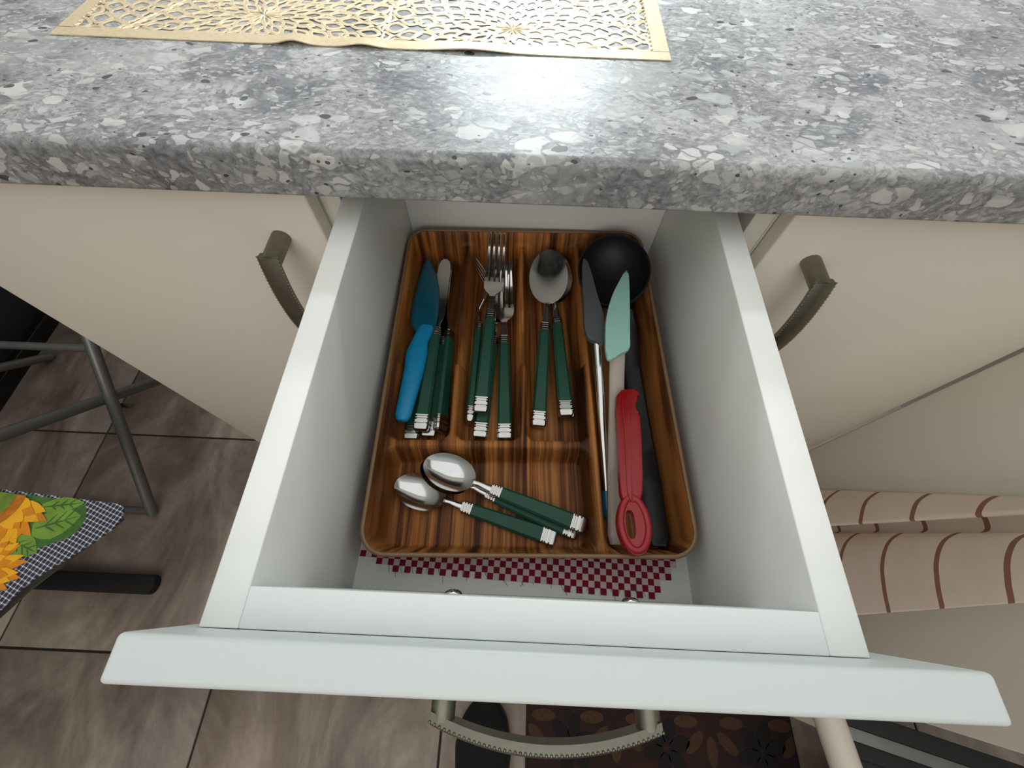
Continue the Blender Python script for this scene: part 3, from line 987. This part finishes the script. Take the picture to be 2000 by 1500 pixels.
# ------------------------------------------------------------------ gold openwork place mat on the worktop
def placemat():
    root_z = 0.0685
    W, D, B = 0.5175, 0.33, 0.0125
    rnd = random.Random(11)
    # flower centres; petals are rhombic cells in polar rings, clipped to each flower's own region
    cents = [(0.030, 0.125), (0.165, 0.048), (0.300, 0.190), (0.385, 0.040), (0.50, 0.15), (0.13, 0.25), (0.42, 0.30)]
    T_ = 0.0011

    def clip(poly, nx, ny, c):
        out = []
        for i in range(len(poly)):
            a, b = poly[i], poly[(i + 1) % len(poly)]
            da = nx * a[0] + ny * a[1] - c; db = nx * b[0] + ny * b[1] - c
            if da <= 0: out.append(a)
            if da * db < 0:
                t = da / (da - db); out.append((a[0] + (b[0] - a[0]) * t, a[1] + (b[1] - a[1]) * t))
        return out

    def area_c(p):
        A = cx = cy = 0
        for i in range(len(p)):
            x0, y0 = p[i]; x1, y1 = p[(i + 1) % len(p)]; k = x0 * y1 - x1 * y0
            A += k; cx += (x0 + x1) * k; cy += (y0 + y1) * k
        if abs(A) < 1e-12: return 0, p[0]
        return A / 2, (cx / (3 * A), cy / (3 * A))

    def lift(x, y):
        e = math.exp(-y / 0.02)
        return 0.0006 + 0.0032 * e * (math.exp(-((x - 0.205) / 0.012) ** 2) + 0.8 * math.exp(-((x - 0.262) / 0.014) ** 2)) + 0.0022 * e * math.exp(-((x - 0.352) / 0.03) ** 2)

    bm = bmesh.new()
    def q3(p, z=0): return bm.verts.new((p[0], p[1], lift(p[0], p[1]) + z))

    def cell(poly):
        for nx, ny, c in ((-1, 0, -B), (1, 0, W - B), (0, -1, -B), (0, 1, D - B)):
            poly = clip(poly, nx, ny, c)
            if len(poly) < 3: return
        A, ce = area_c(poly)
        if abs(A) < 1.0e-6: return
        if A < 0: poly = poly[::-1]
        # resample outline by angle round the centroid, hole = shrunk and rounded copy
        m = 16
        pts = []
        per = [math.dist(poly[i], poly[(i + 1) % len(poly)]) for i in range(len(poly))]; tot = sum(per)
        for k in range(m):
            s = k / m * tot; i = 0
            while s > per[i] and i < len(per) - 1: s -= per[i]; i += 1
            a, b = poly[i], poly[(i + 1) % len(poly)]; t = s / per[i] if per[i] else 0
            pts.append((a[0] + (b[0] - a[0]) * t, a[1] + (b[1] - a[1]) * t))
        size = math.sqrt(abs(A))
        if size < 0.0042:
            f = [q3(p) for p in pts]; bm.faces.new(f); return
        # inset by a constant rib width
        rib = 0.0018
        def inset(p):
            d = math.dist(p, ce); 
            return max(0.15, 1 - 2.0 * rib / max(d, 1e-6) * (1.0 + 0.35 * rnd.random() * 0))
        hp = []
        for k in range(m):
            p = pts[k]; f = inset(p); hp.append((ce[0] + (p[0] - ce[0]) * f, ce[1] + (p[1] - ce[1]) * f))
        hp = [((hp[k - 1][0] + 2 * hp[k][0] + hp[(k + 1) % m][0]) / 4, (hp[k - 1][1] + 2 * hp[k][1] + hp[(k + 1) % m][1]) / 4) for k in range(m)]
        mid = [((pts[k][0] + hp[k][0]) / 2, (pts[k][1] + hp[k][1]) / 2) for k in range(m)]
        o_ = [q3(p) for p in pts]; mm = [q3(p, T_ * 0.55) for p in mid]; h_ = [q3(p) for p in hp]; hb = [q3(p, -0.0005) for p in hp]
        for k in range(m):
            j = (k + 1) % m
            bm.faces.new((o_[k], o_[j], mm[j], mm[k])); bm.faces.new((mm[k], mm[j], h_[j], h_[k])); bm.faces.new((h_[k], h_[j], hb[j], hb[k]))

    for ci, (fx, fy) in enumerate(cents):
        n = 7 + (ci % 3)
        rad = [0.0, 0.010]
        while rad[-1] < 0.26: rad.append(rad[-1] + 0.0105 + 0.02 * rad[-1])
        ph = rnd.random()
        for k in range(0, len(rad) - 2):
            nn = n if k > 0 else n
            mult = 1 + int(rad[k + 1] > 0.025) + int(rad[k + 1] > 0.052) + int(rad[k + 1] > 0.085) + int(rad[k + 1] > 0.13)
            for j in range(nn * mult):
                st = 2 * PI / (nn * mult)
                th = (j + (0.5 if k % 2 else 0) + ph) * st
                tw = 0.35 * math.sin(3 * th + ci)
                def pt(r, t_): return (fx + r * math.cos(t_ + tw * r * 3), fy + r * math.sin(t_ + tw * r * 3) * 0.92)
                r0, r1, r2 = rad[k], rad[k + 1], rad[k + 2]
                poly = [pt(r0, th), pt(r0 * 0.45 + r1 * 0.55, th - st * 0.36), pt(r1, th - st / 2), pt(r1 * 0.5 + r2 * 0.5, th - st * 0.33), pt(r2, th),
                        pt(r1 * 0.5 + r2 * 0.5, th + st * 0.33), pt(r1, th + st / 2), pt(r0 * 0.45 + r1 * 0.55, th + st * 0.36)]
                if r0 == 0: poly = poly[0:1] + poly[1:]
                ok = True
                for cj, (gx, gy) in enumerate(cents):
                    if cj == ci: continue
                    nx, ny = gx - fx, gy - fy
                    c = nx * (fx + gx) / 2 + ny * (fy + gy) / 2
                    poly = clip(poly, nx, ny, c)
                    if len(poly) < 3: ok = False; break
                if ok: cell(poly)
    finishing = finish('openwork', bm, gold_m, None, True, 40)
    # plain border band, finely divided so it can ripple
    bm = bmesh.new()
    def band(x0, x1, y0, y1, nx, ny):
        g = [[q3((x0 + (x1 - x0) * i / nx, y0 + (y1 - y0) * j / ny), T_ * (0.4 if 0 else 0.45)) for i in range(nx + 1)] for j in range(ny + 1)]
        for j in range(ny):
            for i in range(nx): bm.faces.new((g[j][i], g[j][i + 1], g[j + 1][i + 1], g[j + 1][i]))
    band(0, W, 0, B + 0.0006, 150, 3); band(0, W, D - B - 0.0006, D, 40, 3); band(0, B + 0.0006, B, D - B, 3, 40); band(W - B - 0.0006, W, B, D - B, 3, 40)
    r = bmesh.ops.extrude_face_region(bm, geom=bm.faces[:])
    for v in r['geom']:
        if isinstance(v, bmesh.types.BMVert): v.co.z -= 0.0008
    b = finish('border', bm, gold_m, None, True, 40)
    # row of embossed dots inside the short sides
    bm = bmesh.new()
    for x in (B + 0.002, W - B - 0.002):
        for k in range(44):
            y = B + 0.002 + k * (D - 2 * B - 0.004) / 43
            bmesh.ops.create_icosphere(bm, subdivisions=1, radius=0.0011, matrix=Matrix.Translation((x, y, lift(x, y) + 0.0008)))
    dts = finish('embossed_dots', bm, gold_m, None, True); dts['kind'] = 'stuff'
    root = thing('placemat', 'gold openwork petal-pattern place mat lying on the grey worktop', 'place mat', (-0.4152, 0.4215, root_z), -0.0085)
    for o in (finishing, b, dts): o.parent = root


placemat()


# ------------------------------------------------------------------ striped towel on the open door
def towel():
    nv, nu = 60, 72
    V = []; UV = []
    for j in range(nv + 1):
        z = -0.115 - 0.60 * j / nv
        t = max(-0.45, min(1.4, (-0.23 - z) / 0.25))
        yb, yh, yr, yn = 0.144 + 0.061 * t, 0.125 + 0.022 * t, 0.104 + 0.029 * t, 0.036 - 0.025 * t
        dh, dn = 0.028 + 0.022 * t, 0.041 + 0.012 * t
        # cross-section of the hanging cloth: (y, distance from the door)
        prof = smooth_path([(yb - 0.004, 0.0045, 0), (yb, 0.008, 0), (yb - (yb - yh) * 0.35, 0.008 + (dh - 0.008) * 0.62, 0), (yh + 0.003, dh, 0), (yh, dh - 0.004, 0),
                            (yh + 0.004, dh * 0.5, 0), (yh + 0.002, 0.012, 0), ((yh + yr) / 2, 0.0075, 0), (yr + 0.003, 0.0075, 0), (yr, 0.012, 0), (yr - 0.001, 0.020, 0),
                            (yr - (yr - yn) * 0.15, 0.020 + (dn - 0.02) * 0.5, 0), (yr - (yr - yn) * 0.42, dn * 0.93, 0), (yr - (yr - yn) * 0.75, dn, 0), (yn, dn * 0.97, 0)], 6)
        nu = len(prof) - 1
        for i, p in enumerate(prof):
            V.append((0.5795 - p.y, p.x, z)); q = i / nu; off = 0.015 * min(1, q / 0.27) + 0.02 * max(0, min(1, (q - 0.3) / 0.3)) + 0.055 * max(0, (q - 0.64) / 0.36) ** 0.55; UV.append((q, -z - off))
    F = [(j * (nu + 1) + i, j * (nu + 1) + i + 1, (j + 1) * (nu + 1) + i + 1, (j + 1) * (nu + 1) + i) for j in range(nv) for i in range(nu)]
    me = bpy.data.meshes.new('dish_towel'); me.from_pydata(V, [], F); me.materials.append(towel_m)
    me.polygons.foreach_set('use_smooth', [True] * len(F))
    ul = me.uv_layers.new(name='UVMap')
    for lp in me.loops: ul.data[lp.index].uv = UV[lp.vertex_index]
    o = bpy.data.objects.new('dish_towel', me); C.objects.link(o)
    md = o.modifiers.new('thick', 'SOLIDIFY'); md.thickness = 0.0018; md.offset = -1
    tag(o, 'cream linen towel with thin brown stripes hanging in folds on the open door', 'towel')


towel()


# ------------------------------------------------------------------ things on the left: navy cabinet, grey folding frame, low side table
nav = thing('dark_cabinet', 'tall dark navy cabinet on a black plinth at the far left', 'cabinet')
box('body', -2.05, -1.475, -0.30, 0.90, -0.797, 0.10, navy_m, nav, bev=0.003)
box('plinth', -2.03, -1.478, -0.28, 0.88, ZF, -0.797, plinth_m, nav, bev=0)
box('floor_shadow_strip', -1.474, -1.452, -0.28, 0.90, ZF, -0.788, plinth_m, nav, bev=0.002)  # dark strip standing in for the floor shadow along the plinth

st = thing('folding_stand', 'grey metal folding stand with crossing tube legs behind the sunflower table', 'folding stand')


def stand():
    for dx in (0.0, -0.47):
        tube('leg', [(-0.903 + dx, 0.160, ZF + 0.010), (-0.930 + dx, 0.490, -0.478), (-0.949 + dx, 0.725, -0.225)], 0.0118, grey_tube, st, 14)
        tube('leg', [(-0.951 + dx, -0.030, -0.195), (-0.941 + dx, 0.170, -0.400), (-0.931 + dx, 0.590, ZF + 0.010)], 0.0118, grey_tube, st, 14)
        bm = bmesh.new()
        add_tube(bm, [(-0.898 + dx, 0.3700, -0.632), (-0.950 + dx, 0.3700, -0.632)], 0.0055, 12)
        finish('pivot_bolt', bm, nickel, st, True, 40)
    tube('rung', [(-0.928, 0.452, -0.516), (-1.398, 0.452, -0.516)], 0.0085, grey_tube, st, 12)
    tube('rung', [(-0.903, 0.166, ZF + 0.014), (-1.373, 0.166, ZF + 0.014)], 0.0085, grey_tube, st, 12)
    tube('top_rail', [(-0.949, 0.720, -0.225), (-1.419, 0.720, -0.225)], 0.0100, grey_tube, st, 12)
    tube('top_rail', [(-0.951, -0.026, -0.195), (-1.421, -0.026, -0.195)], 0.0100, grey_tube, st, 12)


stand()

tb = thing('side_table', 'low side table on a black bar foot, covered by the sunflower cloth', 'table')


def capsule_bar(name, x0, x1, y, hw, z0, z1, mat, parent):
    bm = bmesh.new(); pl = []
    for k in range(9): a = -PI / 2 + PI * k / 8; pl.append((x1 - hw * 0.6 + hw * 0.6 * math.cos(a), y + hw * math.sin(a)))
    for k in range(9): a = PI / 2 + PI * k / 8; pl.append((x0 + hw * 0.6 + hw * 0.6 * math.cos(a), y + hw * math.sin(a)))
    add_prism(bm, pl, z0, z1, 0.004, 2)
    return finish(name, bm, mat, parent, True, 40)


capsule_bar('foot_bar', -1.32, -0.822, 0.003, 0.0205, ZF, ZF + 0.022, black_rub, tb)
tube('post', [(-1.17, 0.003, ZF + 0.02), (-1.17, 0.003, -0.425)], 0.022, black_rub, tb, 16)
bm = bmesh.new()
TOP = [(-1.28, 0.150), (-0.80, 0.124), (-0.622, 0.110), (-0.612, 0.098), (-0.626, 0.078), (-0.660, 0.044), (-0.70, 0.0), (-0.735, -0.062), (-0.82, -0.16), (-1.28, -0.16)]
add_prism(bm, TOP, -0.425, -0.4055, 0.002, 2)
finish('tabletop', bm, table_m, tb)


def sunflower_cloth():
    edge = smooth_path([(-1.295, 0.160, 0), (-1.00, 0.1420, 0), (-0.8017, 0.1318, 0), (-0.640, 0.1200, 0), (-0.6090, 0.1165, 0), (-0.6000, 0.1040, 0), (-0.6010, 0.0912, 0), (-0.6129, 0.0726, 0), (-0.6485, 0.0397, 0), (-0.6831, 0.0097, 0),
                        (-0.7051, -0.0253, 0), (-0.735, -0.085, 0), (-0.80, -0.150, 0), (-0.92, -0.18, 0), (-1.295, -0.18, 0)], 4, True)
    root = thing('sunflower_cloth', 'sunflower-print cloth with a navy gingham border on the low table', 'tablecloth', (0, 0, -0.4050))
    bm = bmesh.new(); add_prism(bm, [(p.x, p.y) for p in edge], 0, 0.0022, 0.0006, 1)
    cb = finish('gingham_border', bm, gingham, root); cb['label'] = 'navy and white gingham border'
    z = 0.0022
    import itertools
    _zs = itertools.cycle(range(20))

    def petal(bm, cx, cy, ang, r0, r1, hw, zz, mi):
        ca, sa = math.cos(ang), math.sin(ang); L = r1 - r0
        prof = [(0, 0.4), (0.2, 0.8), (0.42, 1.0), (0.65, 0.84), (0.84, 0.46), (1.0, 0.0)]
        pts = [(r0 + L * t, hw * w_) for t, w_ in prof] + [(r0 + L * t, -hw * w_) for t, w_ in prof[-2::-1]]
        pl = [(cx + a * ca - b * sa, cy + a * sa + b * ca) for a, b in pts]
        zz += next(_zs) * 0.00002
        add_prism(bm, pl, zz - 0.0005, zz, mi=mi)

    # green field inside the border
    fld = smooth_path([(-1.25, 0.140, 0), (-1.00, 0.1375, 0), (-0.8017, 0.1280, 0), (-0.700, 0.1205, 0), (-0.6640, 0.1150, 0), (-0.6520, 0.0900, 0), (-0.6600, 0.0700, 0), (-0.6850, 0.0570, 0), (-0.7150, 0.0420, 0), (-0.7450, 0.0120, 0), (-0.775, -0.040, 0), (-0.84, -0.110, 0), (-1.25, -0.12, 0)], 4, True)
    bm = bmesh.new(); add_prism(bm, [(p.x, p.y) for p in fld], z - 0.0004, z + 0.0002)
    finish('leaf_field', bm, leaf_d, root)
    bm = bmesh.new()
    for cx, cy, a, L, hw in ((-0.722, 0.076, 0.35, 0.066, 0.023), (-0.726, 0.108, 0.15, 0.062, 0.012), (-0.745, 0.060, -0.3, 0.05, 0.016)):
        petal(bm, cx, cy, a, 0, L, hw, z + 0.0005, 0)
        petal(bm, cx, cy, a, 0.004, L * 0.95, 0.0012, z + 0.0010, 1)
        for s in (-1, 1):
            for q in (0.25, 0.45, 0.65):
                petal(bm, cx + L * q * math.cos(a), cy + L * q * math.sin(a), a + s * 0.7, 0, hw * 0.9, 0.0009, z + 0.0010, 1)
    finish('leaf_print', bm, [leaf_m, leaf_d], root)
    zfl = 0.0
    for cx, cy, R in ((-0.800, 0.117, 0.098), (-0.785, 0.012, 0.082), (-0.93, 0.06, 0.09), (-0.90, -0.09, 0.09)):
        bm = bmesh.new(); rnd = random.Random(int(cx * 1000))
        zz = z + 0.0012 + zfl
        for ring, (r1, n, mi) in enumerate(((1.0, 23, 1), (0.92, 23, 0), (0.80, 21, 1), (0.66, 21, 0))):
            for k in range(n):
                a = 2 * PI * (k + 0.5 * ring) / n + rnd.uniform(-0.08, 0.08)
                r = R * r1 * rnd.uniform(0.9, 1.05)
                ex, ey = cx + r * math.cos(a), cy + r * math.sin(a)
                if ey > 0.124 - (ex + 0.8) * 0.09: 
                    r *= max(0.0, (0.124 - (ex + 0.8) * 0.09 - cy)) / max(1e-6, ey - cy) if ey > cy else 1
                    if r < R * 0.5: continue
                petal(bm, cx, cy, a, R * 0.34, r, R * 0.098, zz + 0.0005 * ring, mi)
        for rr, mi, dz in ((0.46, 2, 0.0018), (0.30, 3, 0.0021)):
            pl = []
            for k in range(28):
                a = 2 * PI * k / 28; x = cx + R * rr * math.cos(a); y = min(cy + R * rr * math.sin(a), 0.1275 - (x + 0.8) * 0.09); pl.append((x, y))
            add_prism(bm, pl, zz + dz - 0.0004, zz + dz, mi=mi)
        zfl += 0.0001
        finish('sunflower_print', bm, [gold_y, gold_o, ring_m, disc_m], root)


sunflower_cloth()

# ------------------------------------------------------------------ things on the floor in front
rug = thing('rug', 'dark brown rug with tan and black flowers below the drawer', 'rug', (0.039, -0.95, ZF))
box('rug_pile', 0, 0.553, 0, 1.08, 0, 0.006, rug_m, rug, bev=0.002)


def rug_print():
    def pet(bm, cx, cy, a, r0, r1, hw):
        ca, sa = math.cos(a), math.sin(a)
        pts = []
        for q in range(12):
            t = 2 * PI * q / 12
            u = (r0 + r1) / 2 + (r1 - r0) / 2 * math.cos(t); v = hw * math.sin(t)
            pts.append((cx + u * ca - v * sa, cy + u * sa + v * ca))
        pts = [(min(max(x, 0.004), 0.549), min(max(y, 0.006), 1.074)) for x, y in pts]
        add_prism(bm, pts, 0.0055, 0.0068)
    for bx, by, mat, name in ((0.184, 0.0, rug_tan, 'tan_flower'), (0.092, -0.045, rug_black, 'black_flower')):
        for iy in range(-6, 5):
            for ix in range(-1, 4):
                cx = bx + ix * 0.195; cy = 0.747 + by + iy * 0.158
                if iy % 2: cx += 0.0975 if mat is rug_tan else -0.0975 + 0.195
                if not (-0.03 < cx < 0.58 and 0.03 < cy < 1.05): continue
                bm = bmesh.new()
                n = 8 if mat is rug_tan else 6
                for k in range(n):
                    pet(bm, cx, cy, 2 * PI * (k + (0.5 if n == 8 else 0.25)) / n + (PI / 8 if n == 8 else 0), 0.022 if n == 8 else 0.006, 0.072 if n == 8 else 0.050, 0.011 if n == 8 else 0.0125)
                finish(name, bm, mat, rug)


rug_print()


def shoe():
    root = thing('shoe', 'black slip-on shoe standing on the floor tiles beside the rug', 'shoe', (-0.046, -0.452, ZF))
    n = 24
    # sole
    def outline(t):           # t 0 heel .. 1 toe
        pts = [(0.0, 0.030), (0.06, 0.038), (0.25, 0.042), (0.5, 0.051), (0.72, 0.057), (0.88, 0.046), (0.96, 0.030), (1.0, 0.012)]
        for (a, x), (b, y) in zip(pts, pts[1:]):
            if a <= t <= b:
                q = (t - a) / (b - a); q = q * q * (3 - 2 * q) if False else q
                return x + (y - x) * q
        return 0.01
    L = 0.275
    ts = [i / 30 for i in range(31)]
    pl = [(outline(t), t * L) for t in ts] + [(-outline(t), t * L) for t in ts[::-1]]
    bm = bmesh.new(); add_prism(bm, pl, 0.0, 0.018, 0.003, 2)
    finish('sole', bm, sole_m, root, True, 40)
    bm = bmesh.new(); rings = []
    for t in ts:
        hw = outline(t) * 0.97
        h = 0.075 if t < 0.35 else 0.075 - 0.03 * sstep(0.35, 0.75, t) - 0.028 * sstep(0.75, 1.0, t) ** 1.5
        ring = []
        for k in range(n + 1):
            a = PI * k / n
            x = hw * math.copysign(abs(math.cos(a)) ** 0.75, math.cos(a)); z = 0.016 + h * math.sin(a) ** 0.7
            if t < 0.42: z = min(z, 0.016 + h * 0.86)
            ring.append(bm.verts.new((x, t * L, z)))
        rings.append(ring)
    for a, b in zip(rings, rings[1:]):
        for k in range(n): bm.faces.new((a[k], a[k + 1], b[k + 1], b[k]))
    bm.faces.new(rings[0][::-1]); bm.faces.new(rings[-1])
    finish('upper', bm, shoe_m, root, True, 60)


shoe()

ss = thing('step_stool', 'black-topped step stool with a cream side tube beside the open cabinet door', 'step stool')
sd = Vector((0.145, -0.037, 0)).normalized()


def step_stool():
    a0 = Vector((0.549, -0.1222, 0)); z = -0.600
    # top board: back edge follows the slanted line
    b0 = a0 + sd * 0.46
    nrm = Vector((sd.y, -sd.x, 0))
    if nrm.y > 0: nrm = -nrm
    bm = bmesh.new()
    pl = [a0 + nrm * 0.066, b0 + nrm * 0.066, b0 + nrm * 0.40, a0 + nrm * 0.40 + Vector((0.02, 0, 0))]
    add_prism(bm, [(p.x, p.y) for p in pl], z - 0.03, z - 0.012, 0.003, 2)
    finish('top_board', bm, plain('black_brown_tread', (30, 25, 22), 0.7, var=0.15), ss, True, 40)
    def strip(name, o0, o1, zz0, zz1, mat):
        bm = bmesh.new()
        pl = [a0 + nrm * o0, b0 + nrm * o0, b0 + nrm * o1, a0 + nrm * o1]
        add_prism(bm, [(p.x, p.y) for p in pl], zz0, zz1, 0.002, 2)
        return finish(name, bm, mat, ss, True, 40)
    strip('back_edge', 0.0, 0.026, z - 0.02, z, black_rub)
    q = strip('edge_strip', 0.026, 0.044, z - 0.02, z + 0.001, grey_tube); q['label'] = 'grey metal strip'
    strip('tread_edge', 0.044, 0.066, z - 0.02, z - 0.002, black_rub)
    q = tube('side_tube', [(0.535, -0.128, z - 0.012), (0.560, -0.330, z - 0.012), (0.583, -0.520, z - 0.012)], 0.0235, offwhite_tube, ss, 20); q['label'] = 'cream tube'
    for p in ((0.530, -0.150), (0.572, -0.50), (0.985, -0.27), (0.985, -0.54)):
        tube('leg', [(p[0], p[1], z - 0.02), (p[0], p[1], ZF + (0.0075 if p[0] < 0.7 else 0))], 0.014, offwhite_tube if p[0] < 0.7 else black_rub, ss, 14)


step_stool()
